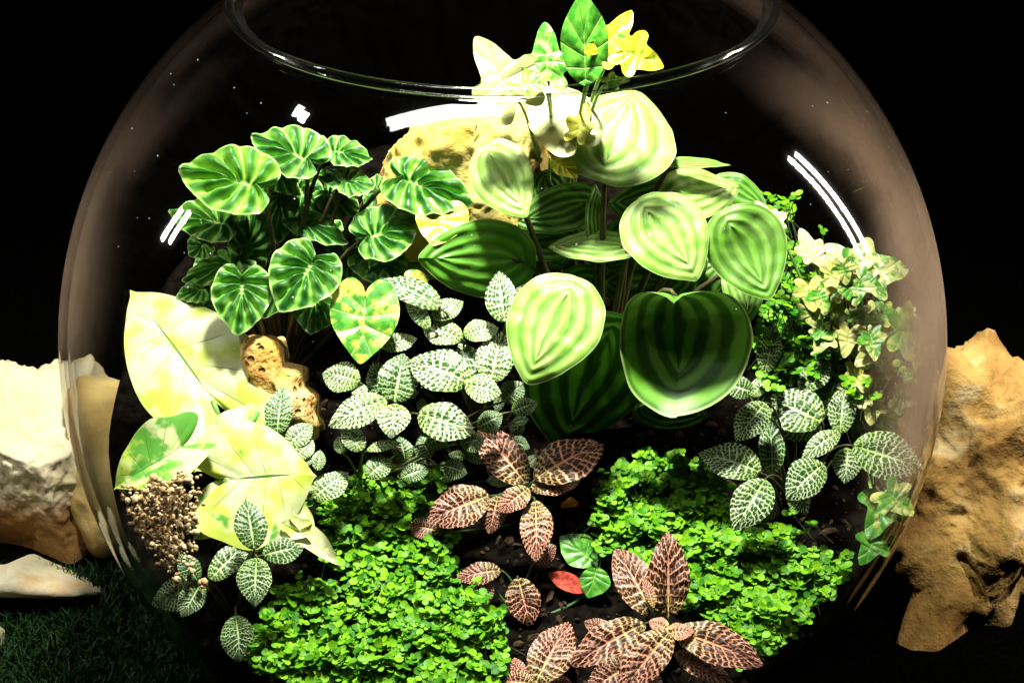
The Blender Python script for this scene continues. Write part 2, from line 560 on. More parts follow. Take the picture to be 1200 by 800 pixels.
stone('boulder', 'cream flat-topped boulder with brown front behind the bowl beside the turf', 'rock_cream_brown',
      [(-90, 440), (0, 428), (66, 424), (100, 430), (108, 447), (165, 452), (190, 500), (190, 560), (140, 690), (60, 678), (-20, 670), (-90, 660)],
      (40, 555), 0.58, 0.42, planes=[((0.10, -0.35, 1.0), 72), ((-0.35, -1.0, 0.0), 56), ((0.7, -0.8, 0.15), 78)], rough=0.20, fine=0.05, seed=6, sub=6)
stone('rock', 'tan rock behind the left glass wall, next to the cream boulder', 'rock_sand',
      [(84, 452), (98, 440), (112, 450), (160, 452), (182, 480), (190, 560), (170, 640), (120, 650), (84, 600)],
      (135, 540), 0.60, 0.16, planes=[((0.05, -0.7, 1.0), 78)], rough=0.08, fine=0.03, seed=14)
stone('stone_slab', 'thin pale stone slab lying on the turf under the cream boulder', 'rock_white',
      [(-60, 668), (0, 664), (28, 652), (60, 664), (110, 680), (139, 690), (120, 697), (40, 694), (-60, 690)],
      (30, 679), 0.30, 0.20, rough=0.05, fine=0.02, seed=9)
stone('boulder', 'craggy ochre boulder with dark hollows standing against the bowl', 'rock_tan',
      [(1105, 440), (1150, 424), (1185, 430), (1210, 448), (1290, 470), (1320, 600), (1280, 720), (1190, 700), (1140, 775), (1095, 788), (1085, 760), (1046, 745), (1060, 640), (1000, 600), (1040, 480)],
      (1160, 590), 0.32, 0.34, planes=[((-0.1, -0.5, 1.0), 150), ((-0.3, -0.9, 0.55), 78), ((0.4, -1.0, 0.1), 84)], rough=0.32, fine=0.04, seed=5, sub=6)
stone('stone', 'small pale stone lying on the dark turf', 'rock_white',
      [(-40, 735), (-10, 728), (4, 738), (6, 765), (-6, 785), (-40, 790)], (-20, 758), 0.02, 0.06, sub=4, seed=2)

# dark turf outside the bowl
def turf():
    verts, faces = [], []
    rnd = random.Random(4)
    for _ in range(13000):
        px, py = rnd.uniform(-60, 330), rnd.uniform(672, 850)
        p = on_ground(px, py)
        if (p.x ** 2 + p.y ** 2) ** 0.5 < 0.52 * R: continue
        h = rnd.uniform(0.003, 0.009); w = rnd.uniform(0.0003, 0.0006)
        a = rnd.uniform(0, 2 * math.pi)
        lean = Vector((rnd.gauss(0, 0.45), rnd.gauss(0, 0.45), 1)).normalized()
        sx = Vector((math.cos(a), math.sin(a), 0)) * w
        b = len(verts)
        m_ = p + lean * h * 0.55
        t_ = p + lean * h + Vector((lean.x, lean.y, -0.25)) * h * 0.35
        verts += [p - sx, p + sx, m_ + sx * 0.8, m_ - sx * 0.8, t_]
        faces += [(b, b + 1, b + 2, b + 3), (b + 3, b + 2, b + 4)]
    return mesh_py('turf', verts, faces)


tag(link('turf', turf(), M['grass']), 'dark green fine turf on the ground beside the bowl', 'grass', kind='stuff')

# ------------------------------------------------------------------ the bowl
def lathe(name, prof, n=128, closed=False):
    verts, faces = [], []
    for r, z in prof:
        for k in range(n):
            a = 2 * math.pi * k / n
            verts.append((r * math.cos(a), r * math.sin(a), z))
    m_ = len(prof)
    for i in range(m_ if closed else m_ - 1):
        for k in range(n):
            j = (i + 1) % m_
            faces.append((i * n + k, i * n + (k + 1) % n, j * n + (k + 1) % n, j * n + k))
    return mesh_py(name, verts, faces)


WALL = 0.020
bowl = thing('glass_bowl', 'round clear glass bowl with an open rim holding the planted garden', 'bowl', (0, 0, 0))
prof = [(0.0001, -0.868)]
a0, a1 = -math.asin(0.868), math.asin(0.815)
for i in range(144):
    a = a0 + (a1 - a0) * i / 143
    prof.append((math.cos(a), math.sin(a)))
ri = 1 - WALL
a2, a3 = math.asin(0.815 / ri), -math.asin(0.845 / ri)
for i in range(144):
    a = a2 + (a3 - a2) * i / 143
    prof.append((ri * math.cos(a), ri * math.sin(a)))
prof.append((0.0001, -0.845))
bm_prof = [(r * R, z * R) for r, z in prof]
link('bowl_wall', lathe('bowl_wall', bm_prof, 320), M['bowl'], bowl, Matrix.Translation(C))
rr = 0.0095
rc, zc = 0.572, 0.824
ring = [((rc + rr * math.cos(t)) * R, (zc + rr * 1.15 * math.sin(t)) * R) for t in [2 * math.pi * i / 16 for i in range(16)]]
link('rim', lathe('rim', ring, 160, True), M['rim'], bowl, Matrix.Translation(C))
R_IN = ri * R


def specks():
    rnd = random.Random(12)
    verts, faces = [], []
    for _ in range(70):
        th = rnd.uniform(math.pi * 1.05, math.pi * 1.95); z = rnd.uniform(0.30, 0.80)
        r_ = math.sqrt(1 - z * z)
        n_ = Vector((r_ * math.cos(th), r_ * math.sin(th), z))
        p = n_ * R * 1.0012
        a = n_.orthogonal().normalized(); b = n_.cross(a)
        q = rnd.uniform(0.00010, 0.00026) * (1.6 if rnd.random() < 0.08 else 1)
        o = len(verts)
        for k in range(6): verts.append(p + (a * math.cos(k * 1.047) + b * math.sin(k * 1.047)) * q)
        verts.append(p + n_ * q * 0.6)
        for k in range(6): faces.append((o + k, o + (k + 1) % 6, o + 6))
    return mesh_py('specks', verts, faces)


o = link('dust', specks(), mat_plain('white_dust', (0.7, 0.7, 0.68), 0.5, 0.5), bowl, Matrix.Translation(C))
o['kind'] = 'stuff'


# ------------------------------------------------------------------ soil
def soil():
    n, rings = 120, 46
    verts, faces = [], []
    edge = []
    for k in range(n):
        a = 2 * math.pi * k / n
        lo, hi = 0.0, R_IN
        for _ in range(30):
            m_ = 0.5 * (lo + hi)
            z = soil_z(m_ * math.cos(a), m_ * math.sin(a)) - C.z
            if m_ * m_ + z * z < (0.985 * R_IN) ** 2: lo = m_
            else: hi = m_
        edge.append(lo)
    verts.append((0, 0, soil_z(0, 0)))
    for i in range(1, rings + 1):
        for k in range(n):
            a = 2 * math.pi * k / n
            r = edge[k] * i / rings
            x, y = r * math.cos(a), r * math.sin(a)
            verts.append((x, y, soil_z(x, y)))
    wall = 10
    zb = -0.835 * R
    for i in range(1, wall + 1):
        for k in range(n):
            a = 2 * math.pi * k / n
            z0 = soil_z(edge[k] * math.cos(a), edge[k] * math.sin(a)) - C.z
            z = z0 + (zb - z0) * i / wall
            r = math.sqrt(max((0.985 * R_IN) ** 2 - z * z, 1e-9))
            verts.append((r * math.cos(a), r * math.sin(a), z + C.z))
    for k in range(n): faces.append((0, 1 + k, 1 + (k + 1) % n))
    tot = rings + wall
    for i in range(tot - 1):
        for k in range(n):
            faces.append((1 + i * n + k, 1 + (i + 1) * n + k, 1 + (i + 1) * n + (k + 1) % n, 1 + i * n + (k + 1) % n))
    faces.append(tuple(1 + (tot - 1) * n + k for k in range(n)))
    return mesh_py('soil_bed', verts, faces)


tag(link('soil_bed', soil(), M['soil']), 'black soil sloping up towards the back of the bowl', 'soil', kind='structure')

# stones in the bowl
stone('rock', 'pale yellow rock standing tall below the rim in the bowl', 'rock_yellow',
      [(452, 178), (470, 165), (492, 132), (530, 128), (562, 122), (566, 100), (600, 88), (642, 96), (644, 150), (634, 200), (610, 300), (540, 320), (480, 310), (450, 240)],
      (556, 200), 0.36, 0.17, planes=[((0, -1, 0.3), 70), ((-0.5, -0.6, 0.6), 88)], rough=0.16, fine=0.05, seed=11, sub=6)
stone('rock', 'porous ochre rock beside the big cream arrowhead leaf', 'rock_porous',
      [(284, 400), (296, 391), (330, 393), (337, 408), (332, 425), (360, 430), (360, 452), (372, 462), (373, 485), (380, 498), (368, 520), (340, 560), (286, 560)],
      (325, 470), -0.05, 0.11, rough=0.22, fine=0.05, seed=21)
stone('rock', 'small orange stone among the red-veined plants', 'rock_orange',
      [(645, 588), (668, 578), (700, 586), (706, 605), (692, 622), (655, 622)], (675, 602), -0.16, 0.05, sub=4, rough=0.1, fine=0.04, seed=4)


def gravel():
    rnd = random.Random(3)
    verts, faces = [], []
    bm = bmesh.new(); bmesh.ops.create_icosphere(bm, subdivisions=1, radius=1.0)
    base = [v.co.copy() for v in bm.verts]; fcs = [tuple(v.index for v in f.verts) for f in bm.faces]; bm.free()
    for _ in range(3600):
        px, py = rnd.uniform(112, 244), rnd.uniform(545, 712)
        if px > 196 and rnd.random() < ((px - 196) / 44) ** 0.7: continue
        if py > 640 and rnd.random() < ((py - 640) / 70) ** 0.8: continue
        if py < 556 + (214 - px) * 0.25 + 6 * math.sin(px * 0.2) or py > 708: continue
        if px < 128 + (py - 560) * 0.42 + 7 * math.sin(py * 0.09): continue
        # pebbles lie in a bank against the inside of the glass
        d = ray(px, py); oc = CAM - C
        rad = R_IN * rnd.uniform(0.90, 0.955)
        b_ = oc.dot(d); cc = oc.dot(oc) - rad * rad; aa = d.dot(d)
        disc = b_ * b_ - aa * cc
        if disc < 0: continue
        p = CAM + d * ((-b_ - math.sqrt(disc)) / aa)
        s = 0.0005 + 0.0010 * rnd.random() ** 1.5
        q = Matrix.Rotation(rnd.uniform(0, 6.28), 3, Vector((rnd.gauss(0, 1), rnd.gauss(0, 1), rnd.gauss(0, 1))).normalized())
        sc = Vector((rnd.uniform(0.7, 1.3), rnd.uniform(0.7, 1.2), rnd.uniform(0.5, 0.9)))
        o = len(verts)
        verts += [p + q @ Vector((v.x * sc.x, v.y * sc.y, v.z * sc.z)) * s * rnd.uniform(0.9, 1.1) for v in base]
        faces += [tuple(i + o for i in f) for f in fcs]
    return mesh_py('gravel', verts, faces)


tag(link('gravel', gravel(), M['gravel']), 'bank of ochre gravel against the inside of the bowl', 'gravel', kind='stuff')


def crumbs():
    rnd = random.Random(8)
    verts, faces = [], []
    bm = bmesh.new(); bmesh.ops.create_icosphere(bm, subdivisions=1, radius=1.0)
    base = [v.co.copy() for v in bm.verts]; fcs = [tuple(v.index for v in f.verts) for f in bm.faces]; bm.free()
    for _ in range(1800):
        px, py = rnd.uniform(240, 1010), rnd.uniform(430, 800)
        p = hit_soil(px, py, 0.0003)
        if (p - C).length > 0.95 * R_IN: continue
        s = 0.0005 + 0.0016 * rnd.random() ** 3
        q = Matrix.Rotation(rnd.uniform(0, 6.28), 3, Vector((rnd.gauss(0, 1), rnd.gauss(0, 1), rnd.gauss(0, 1))).normalized())
        sc = Vector((rnd.uniform(0.6, 2.2), rnd.uniform(0.6, 1.2), rnd.uniform(0.4, 0.9)))
        o = len(verts)
        verts += [p + q @ Vector((v.x * sc.x, v.y * sc.y, v.z * sc.z)) * s * rnd.uniform(0.8, 1.2) for v in base]
        faces += [tuple(i + o for i in f) for f in fcs]
    return mesh_py('soil_crumbs', verts, faces, False)


tag(link('soil_crumbs', crumbs(), mat_island('soil_crumb', (0.006, 0.004, 0.002), (0.055, 0.032, 0.014), 0.9)),
    'crumbs of dark soil and bark scattered over the soil', 'soil', kind='stuff')


# ------------------------------------------------------------------ leaves
SHAPES = {
    'ovate': [(0.0, 0.0), (0.16, 0.03), (0.35, 0.15), (0.48, 0.34), (0.50, 0.52), (0.38, 0.72), (0.19, 0.885), (0.05, 0.97), (0.0, 1.0)],
    'lance': [(0.0, 0.0), (0.20, 0.06), (0.40, 0.22), (0.50, 0.42), (0.46, 0.62), (0.32, 0.80), (0.15, 0.93), (0.0, 1.0)],
    'cordate': [(0.0, -0.06), (0.05, -0.17), (0.18, -0.27), (0.34, -0.21), (0.46, 0.0), (0.50, 0.26), (0.44, 0.50), (0.28, 0.75), (0.11, 0.92), (0.0, 1.0)],
    'peltate': [(0.0, -0.262), (0.10, -0.262), (0.23, -0.22), (0.38, -0.10), (0.48, 0.10), (0.50, 0.32), (0.43, 0.56), (0.29, 0.77), (0.11, 0.94), (0.0, 1.0)],
    'arrow': [(0.0, -0.01), (0.05, -0.16), (0.15, -0.34), (0.26, -0.40), (0.36, -0.30), (0.43, -0.08), (0.50, 0.16), (0.47, 0.38), (0.35, 0.63), (0.16, 0.85), (0.035, 0.95), (0.0, 1.0)],
    'ivy': [(0.0, -0.04), (0.10, -0.16), (0.24, -0.26), (0.36, -0.20), (0.36, -0.06), (0.30, 0.06), (0.42, 0.14), (0.50, 0.30), (0.44, 0.42), (0.28, 0.44), (0.23, 0.56), (0.16, 0.80), (0.05, 0.97), (0.0, 1.0)],
    'orbic': [(0.0, -0.16), (0.07, -0.25), (0.22, -0.30), (0.38, -0.22), (0.48, 0.02), (0.51, 0.30), (0.47, 0.58), (0.36, 0.81), (0.19, 0.95), (0.06, 0.995), (0.0, 1.0)],
    'round': [(0.0, 0.0), (0.25, 0.06), (0.45, 0.25), (0.50, 0.5), (0.43, 0.78), (0.24, 0.96), (0.0, 1.0)],
}


def sample_outline(shape, n):
    pts = SHAPES[shape]
    ext = [(-pts[1][0], pts[1][1])] + list(pts) + [(-pts[-2][0], pts[-2][1])]
    dense = []
    for i in range(1, len(ext) - 2):
        p0, p1, p2, p3 = [Vector((*q, 0)) for q in ext[i - 1:i + 3]]
        for k in range(12):
            t = k / 12
            dense.append(0.5 * ((2 * p1) + (p2 - p0) * t + (2 * p0 - 5 * p1 + 4 * p2 - p3) * t * t + (3 * p1 - p0 - 3 * p2 + p3) * t ** 3))
    dense.append(Vector((*pts[-1], 0)))
    acc = [0.0]
    for i in range(1, len(dense)): acc.append(acc[-1] + (dense[i] - dense[i - 1]).length)
    out, j = [], 0
    for i in range(n + 1):
        s = acc[-1] * i / n
        while j < len(acc) - 2 and acc[j + 1] < s: j += 1
        u = (s - acc[j]) / max(acc[j + 1] - acc[j], 1e-9)
        q = dense[j].lerp(dense[j + 1], min(max(u, 0), 1))
        out.append((max(q.x, 0.0), q.y))
    out[0] = pts[0]; out[-1] = pts[-1]
    return out


OUT = {}
KIND = {  # shape, material, rows, rings, spine end, options
    'fit_white': dict(shape='ovate', mat='fit_white', nt=26, nf=7, spine=0.80, cup=-0.16, droop=0.16, fold=0.07, puff=0.024, nv=8, ruffle=0.012),
    'fit_red': dict(shape='lance', mat='fit_red', nt=30, nf=7, spine=0.80, cup=-0.12, droop=0.16, fold=0.08, puff=0.024, nv=8, ruffle=0.030),
    'ripple': dict(shape='cordate', mat='ripple', nt=60, nf=14, spine=0.30, cup=-0.06, droop=0.10, fold=0.02, puff=0.070, nv=6, curve=0.22, ruffle=0.020, bumpy=0.05),
    'watermelon': dict(shape='peltate', mat='watermelon', nt=40, nf=24, spine=0.70, cup=-0.10, droop=0.12, fold=0.0, puff=0.0, nv=6, ruffle=0.014, stripe=0.004, bumpy=0.018),
    'syngonium': dict(shape='arrow', mat='syngonium', nt=40, nf=10, spine=0.75, cup=-0.05, droop=0.10, fold=0.06, puff=0.006, nv=6, ruffle=0.02),
    'ivy': dict(shape='ivy', mat='ivy', nt=44, nf=7, spine=0.60, cup=0.02, droop=0.08, fold=0.06, puff=0.012, nv=5, ruffle=0.02),
    'red_leaf': dict(shape='lance', mat='red_leaf', nt=16, nf=4, spine=0.8, cup=0.1, droop=0.1, fold=0.1, puff=0.0, nv=6, ruffle=0.01),
}


def leaf_mesh(kind, L, W, seed, **over):
    o = dict(KIND[kind]); o.update(over)
    nt, nf = o['nt'], o['nf']
    key = (o['shape'], nt)
    if key not in OUT: OUT[key] = sample_outline(*key)
    ol = OUT[key]
    rnd = random.Random(seed)
    ph = rnd.uniform(0, 6.28); tw = rnd.gauss(0, 0.05); bend = rnd.gauss(0, 0.05)
    S = math.sqrt(L * W)
    verts, uvs, faces = [], [], []
    off = Vector((seed * 0.37, seed * 0.71, 0))
    asym = rnd.gauss(0, 0.05)
    for i, (ox, oy) in enumerate(ol):
        t = i / nt
        sy = o['spine'] * t
        for j in range(-nf, nf + 1):
            f = j / nf; af = abs(f); sg = 1 if j >= 0 else -1
            x = sg * ox * af * (1 + asym * sg); y = sy + (oy - sy) * af
            yy = max(y, -0.3)
            z = o['cup'] * af * af * 0.5 * W + o['fold'] * abs(x) * W * 2
            z -= o['droop'] * L * yy * abs(yy)
            if o['puff']:
                te = t + o.get('curve', 0.0) * (1 - af) ** 1.5 * (1 - t)
                ridge = abs(math.sin(math.pi * (o['nv'] * te + 0.5)))      # 0 on the side veins
                z += o['puff'] * S * (ridge - 0.5) * 2 * min(1, af * 3.5) * (1 - af ** 4 * 0.6)
                z -= o['puff'] * S * 0.9 * max(0, 1 - af * 6)
            if o.get('bumpy'):
                z += o['bumpy'] * S * noise.noise(Vector((x * 7, y * 7, seed * 0.9))) * min(1, af * 3)
            if o.get('stripe'):
                z -= o['stripe'] * S * math.cos(f * math.pi * 6) * (1 - af ** 3)
            z += o['ruffle'] * S * math.sin(t * 19 + ph + sg) * af ** 2.5
            z += 0.035 * S * noise.noise(Vector((x * 2.2, y * 2.2, seed * 1.3)) + off)
            z += tw * x * y * W
            x += bend * y * y
            x += 0.010 * noise.noise(Vector((t * 9, sg * 3.0, seed))) * af
            verts.append(Vector((x * W, y * L, z)))
            uvs.append((t + o.get('curve', 0.0) * (1 - af) ** 1.5 * (1 - t), f))
    w = 2 * nf + 1
    for i in range(nt):
        for j in range(w - 1):
            a = i * w + j
            faces.append((a, a + 1, a + w + 1, a + w))
    me = mesh_py('leaf', verts, faces)
    uvl = me.uv_layers.new(name='leaf')
    li = np.empty(len(me.loops), dtype=np.int32); me.loops.foreach_get('vertex_index', li)
    uvl.data.foreach_set('uv', np.array(uvs, dtype=np.float32)[li].ravel())
    return me, verts


N_LEAF = [0]


def add_leaf(plant, kind, b, t, w, Y, k=0.7, s=0.0, col_=(1, 0, 0), stem='stem_green', root=None, sr=0.0007, **over):
    N_LEAF[0] += 1
    seed = N_LEAF[0]
    for attempt in range(24):
        Pb = P(b[0], b[1], Y)
        v = (CAM - Pb).normalized()
        N = (v + Z_ * k + X_ * s).normalized()
        tip = on_plane(t[0], t[1], Pb, N)
        mx, my = (b[0] + t[0]) / 2, (b[1] + t[1]) / 2
        dx, dy = t[0] - b[0], t[1] - b[1]
        ln = math.hypot(dx, dy)
        qx, qy = -dy / ln * w / 2, dx / ln * w / 2
        A = on_plane(mx - qx, my - qy, Pb, N); B = on_plane(mx + qx, my + qy, Pb, N)
        m = tip - Pb; L = m.length; y = m / L
        lat = B - A; lat -= y * lat.dot(y); W = lat.length; x = lat / W
        z = x.cross(y)
        if z.dot(N) < 0: x = -x; z = -z
        Mx = Matrix(((x.x, y.x, z.x, Pb.x), (x.y, y.y, z.y, Pb.y), (x.z, y.z, z.z, Pb.z), (0, 0, 0, 1)))
        me, verts = leaf_mesh(kind, L, W, seed, **over)
        far = max((Mx @ q - C).length if (Mx @ q).z < C.z + 0.80 * R else 0 for q in verts[::3])
        if far < 0.985 * R_IN: break
        bpy.data.meshes.remove(me)
        # slide the leaf along its line of sight towards the middle of the bowl
        mid = P(mx, my, Y)
        dd = ray(mx, my).normalized()
        Y += 0.04 if (C - mid).dot(dd) > 0 else -0.04
        if attempt == 22: print('LEAF OUTSIDE', kind, b, t, round(far / R_IN, 3))
        if attempt == 23: me, verts = leaf_mesh(kind, L, W, seed, **over)
    o = link('leaf', me, M[KIND[kind]['mat']], plant, Mx)
    o.color = (*col_, 1)
    if stem:
        rt = root if root is not None else plant.location
        rt = Vector(rt) + Vector((random.gauss(0, 0.0015), random.gauss(0, 0.0015), -0.002))
        st = Pb - z * 0.0006
        back = st - y * min(0.35 * L, 0.01) - z * 0.004
        c1 = Vector((back.x * 0.75 + rt.x * 0.25, back.y * 0.75 + rt.y * 0.25, max(back.z, rt.z + 0.002)))
        sm = tube('stem', bez(rt, c1, st), sr * 1.4, sr * 0.8, 6)
        link('stem', sm, M[stem], plant)
    return o


def plant(name, label, cat, root_px, group=None, lift=0.0):
    p = hit_soil(*root_px)
    return thing(name, label, cat, p, group)


# ---- crinkled peperomia, back left
pl = plant('peperomia_plant', 'bushy plant with crinkled round green leaves near the left of the bowl', 'plant', (330, 440))
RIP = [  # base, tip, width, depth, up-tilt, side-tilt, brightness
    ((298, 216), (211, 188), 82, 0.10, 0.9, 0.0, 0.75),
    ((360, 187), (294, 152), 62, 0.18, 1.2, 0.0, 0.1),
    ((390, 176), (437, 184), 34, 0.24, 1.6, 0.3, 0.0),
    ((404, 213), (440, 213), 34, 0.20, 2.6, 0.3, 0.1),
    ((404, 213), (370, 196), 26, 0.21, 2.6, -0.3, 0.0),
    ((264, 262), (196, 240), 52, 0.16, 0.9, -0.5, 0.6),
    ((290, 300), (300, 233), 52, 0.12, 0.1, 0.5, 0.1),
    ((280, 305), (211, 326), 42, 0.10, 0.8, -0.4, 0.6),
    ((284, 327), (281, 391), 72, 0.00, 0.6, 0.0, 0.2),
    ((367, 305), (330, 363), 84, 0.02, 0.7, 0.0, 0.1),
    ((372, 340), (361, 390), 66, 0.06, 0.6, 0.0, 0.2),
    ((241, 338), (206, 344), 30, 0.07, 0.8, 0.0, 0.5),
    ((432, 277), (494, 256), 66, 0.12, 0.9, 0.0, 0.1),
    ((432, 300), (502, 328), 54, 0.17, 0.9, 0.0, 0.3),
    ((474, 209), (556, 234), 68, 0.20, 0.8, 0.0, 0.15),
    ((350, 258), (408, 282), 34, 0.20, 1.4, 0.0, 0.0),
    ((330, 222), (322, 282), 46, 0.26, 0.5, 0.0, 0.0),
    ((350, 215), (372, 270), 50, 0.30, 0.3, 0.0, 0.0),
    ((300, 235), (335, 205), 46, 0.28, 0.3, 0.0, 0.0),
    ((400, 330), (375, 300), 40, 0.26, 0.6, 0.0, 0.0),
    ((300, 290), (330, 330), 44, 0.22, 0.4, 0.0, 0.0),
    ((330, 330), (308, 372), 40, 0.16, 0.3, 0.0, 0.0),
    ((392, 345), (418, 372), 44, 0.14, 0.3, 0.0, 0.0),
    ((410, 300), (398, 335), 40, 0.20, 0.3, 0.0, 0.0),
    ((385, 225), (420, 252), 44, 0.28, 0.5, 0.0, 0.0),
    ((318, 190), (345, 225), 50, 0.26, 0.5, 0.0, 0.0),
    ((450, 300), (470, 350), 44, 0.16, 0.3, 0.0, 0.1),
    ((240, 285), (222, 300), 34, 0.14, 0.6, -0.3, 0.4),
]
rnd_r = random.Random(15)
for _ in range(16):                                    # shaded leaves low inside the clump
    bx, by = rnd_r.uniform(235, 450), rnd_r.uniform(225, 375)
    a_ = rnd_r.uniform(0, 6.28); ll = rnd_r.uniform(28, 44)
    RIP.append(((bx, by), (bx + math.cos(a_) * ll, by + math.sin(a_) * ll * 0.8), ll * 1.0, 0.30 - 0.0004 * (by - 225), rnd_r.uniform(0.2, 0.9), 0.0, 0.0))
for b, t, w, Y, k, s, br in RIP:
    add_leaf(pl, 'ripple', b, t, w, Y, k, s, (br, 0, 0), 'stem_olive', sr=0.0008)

# ---- striped peperomia, middle and right
pl = plant('striped_peperomia', 'large plant with silver-striped oval green leaves in the middle of the bowl', 'plant', (700, 470))
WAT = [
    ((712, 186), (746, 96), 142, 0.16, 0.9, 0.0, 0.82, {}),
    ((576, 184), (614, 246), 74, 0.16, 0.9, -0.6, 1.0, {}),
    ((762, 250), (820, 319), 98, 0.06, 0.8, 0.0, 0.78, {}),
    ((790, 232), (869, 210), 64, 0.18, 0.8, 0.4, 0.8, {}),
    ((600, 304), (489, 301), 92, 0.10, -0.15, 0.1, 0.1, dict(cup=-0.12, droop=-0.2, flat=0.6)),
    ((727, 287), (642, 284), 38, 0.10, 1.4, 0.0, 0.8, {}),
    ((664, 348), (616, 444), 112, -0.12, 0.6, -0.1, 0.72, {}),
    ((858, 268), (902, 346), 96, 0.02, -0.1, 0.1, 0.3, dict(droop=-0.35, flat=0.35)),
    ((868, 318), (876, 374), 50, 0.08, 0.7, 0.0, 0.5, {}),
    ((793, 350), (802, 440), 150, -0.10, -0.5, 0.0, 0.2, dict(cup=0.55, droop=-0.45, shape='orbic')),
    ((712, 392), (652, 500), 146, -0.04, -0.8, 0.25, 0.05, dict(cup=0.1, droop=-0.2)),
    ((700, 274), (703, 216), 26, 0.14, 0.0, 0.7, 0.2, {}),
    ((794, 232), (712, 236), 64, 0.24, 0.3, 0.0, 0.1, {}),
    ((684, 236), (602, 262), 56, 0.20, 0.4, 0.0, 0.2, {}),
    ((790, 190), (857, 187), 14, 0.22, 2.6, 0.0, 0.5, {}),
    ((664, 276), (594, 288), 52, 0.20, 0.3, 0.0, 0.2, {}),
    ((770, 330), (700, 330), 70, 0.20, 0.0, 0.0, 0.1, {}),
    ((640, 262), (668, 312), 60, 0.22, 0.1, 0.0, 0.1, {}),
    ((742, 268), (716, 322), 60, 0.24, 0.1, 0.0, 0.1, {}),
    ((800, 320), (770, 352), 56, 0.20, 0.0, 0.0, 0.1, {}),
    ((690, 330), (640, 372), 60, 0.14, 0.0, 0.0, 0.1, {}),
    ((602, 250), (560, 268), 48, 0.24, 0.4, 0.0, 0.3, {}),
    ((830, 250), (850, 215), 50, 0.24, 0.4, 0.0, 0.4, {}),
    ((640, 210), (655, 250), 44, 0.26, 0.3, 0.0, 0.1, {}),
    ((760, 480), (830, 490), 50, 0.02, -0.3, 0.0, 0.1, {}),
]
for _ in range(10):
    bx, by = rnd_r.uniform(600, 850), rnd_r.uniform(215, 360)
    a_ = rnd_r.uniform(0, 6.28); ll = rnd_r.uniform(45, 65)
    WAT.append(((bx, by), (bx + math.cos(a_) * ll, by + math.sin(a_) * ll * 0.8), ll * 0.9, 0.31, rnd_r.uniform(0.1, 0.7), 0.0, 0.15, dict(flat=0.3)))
for b, t, w, Y, k, s, pale, ov in WAT:
    ov = dict(ov); flat = ov.pop('flat', 0.0)
    add_leaf(pl, 'watermelon', b, t, w, Y, k, s, (pale, flat, 0), 'stem_olive', sr=0.0010, **ov)

# ---- arrowhead plant, left front
pl = plant('arrowhead_plant', 'cream-leaved arrowhead plant beside the gravel near the left glass', 'plant', (285, 640))
SYN = [
    ((249, 468), (152, 331), 146, -0.14, 0.45, -0.1, 1.0, {}),
    ((212, 524), (131, 570), 78, -0.34, 0.9, -0.2, 0.36, dict(fold=0.25)),
    ((266, 562), (372, 552), 152, -0.38, 0.35, 0.0, 0.85, dict(cup=-0.12)),
    ((292, 502), (226, 548), 64, -0.20, 0.8, 0.0, 0.62, {}),
    ((276, 588), (226, 630), 62, -0.40, 0.5, 0.0, 0.5, {}),
    ((352, 624), (398, 652), 28, -0.44, 1.3, 0.0, 0.9, dict(cup=0.3, droop=0.5)),
    ((352, 622), (316, 624), 26, -0.44, 1.3, 0.0, 1.0, dict(cup=0.3, droop=0.3)),
    ((356, 626), (348, 582), 26, -0.43, 0.6, 0.4, 0.8, dict(cup=0.4)),
]
for b, t, w, Y, k, s, pale, ov in SYN:
    add_leaf(pl, 'syngonium', b, t, w, Y, k, s, (pale, 0, 0), 'stem_green', sr=0.0011, **ov)


# ---- net-veined plants
def fittonia(name, label, root_px, leaves, kind, group, stem='stem_olive'):
    p_ = plant(name, label, 'plant', root_px, group)
    for L in leaves:
        b, t, w, Y, k, s, vw = L[:7]
        ov = L[7] if len(L) > 7 else {}
        t = (b[0] + (t[0] - b[0]) * 1.07, b[1] + (t[1] - b[1]) * 1.07)
        if 'near the right glass' in label: Y -= 0.09
        if 'wide star-shaped' in label: Y -= 0.06
        add_leaf(p_, kind, b, t, w * 1.04, Y, k, s, (vw * 0.92, 0, 0), stem, sr=0.00042, **ov)
    return p_


GW = 'white-veined nerve plants'
fittonia('nerve_plant', 'white-veined nerve plant in front of the silver-striped leaves', (560, 500), [
    ((592, 377), (580, 317), 36, -0.06, 0.5, -0.2, 1.15),
    ((516, 360), (450, 318), 32, -0.02, 1.0, 0.0, 1.0),
    ((508, 373), (540, 349), 26, -0.02, 0.9, 0.0, 0.9),
    ((503, 384), (472, 345), 20, -0.05, 0.8, -0.7, 1.0),
    ((541, 396), (498, 379), 30, -0.06, 1.3, -0.2, 1.5),
    ((544, 393), (582, 379), 26, -0.05, 1.4, 0.0, 1.3),
    ((575, 448), (586, 386), 44, -0.14, 0.6, 0.0, 1.15),
    ((570, 448), (542, 400), 34, -0.11, 0.6, 0.2, 1.1),
    ((549, 448), (483, 416), 50, -0.16, 0.9, 0.0, 1.3),
    ((545, 450), (586, 457), 32, -0.20, 1.1, 0.2, 1.7),
    ((640, 346), (604, 336), 24, 0.00, 1.2, 0.0, 1.4),
], 'fit_white', GW)
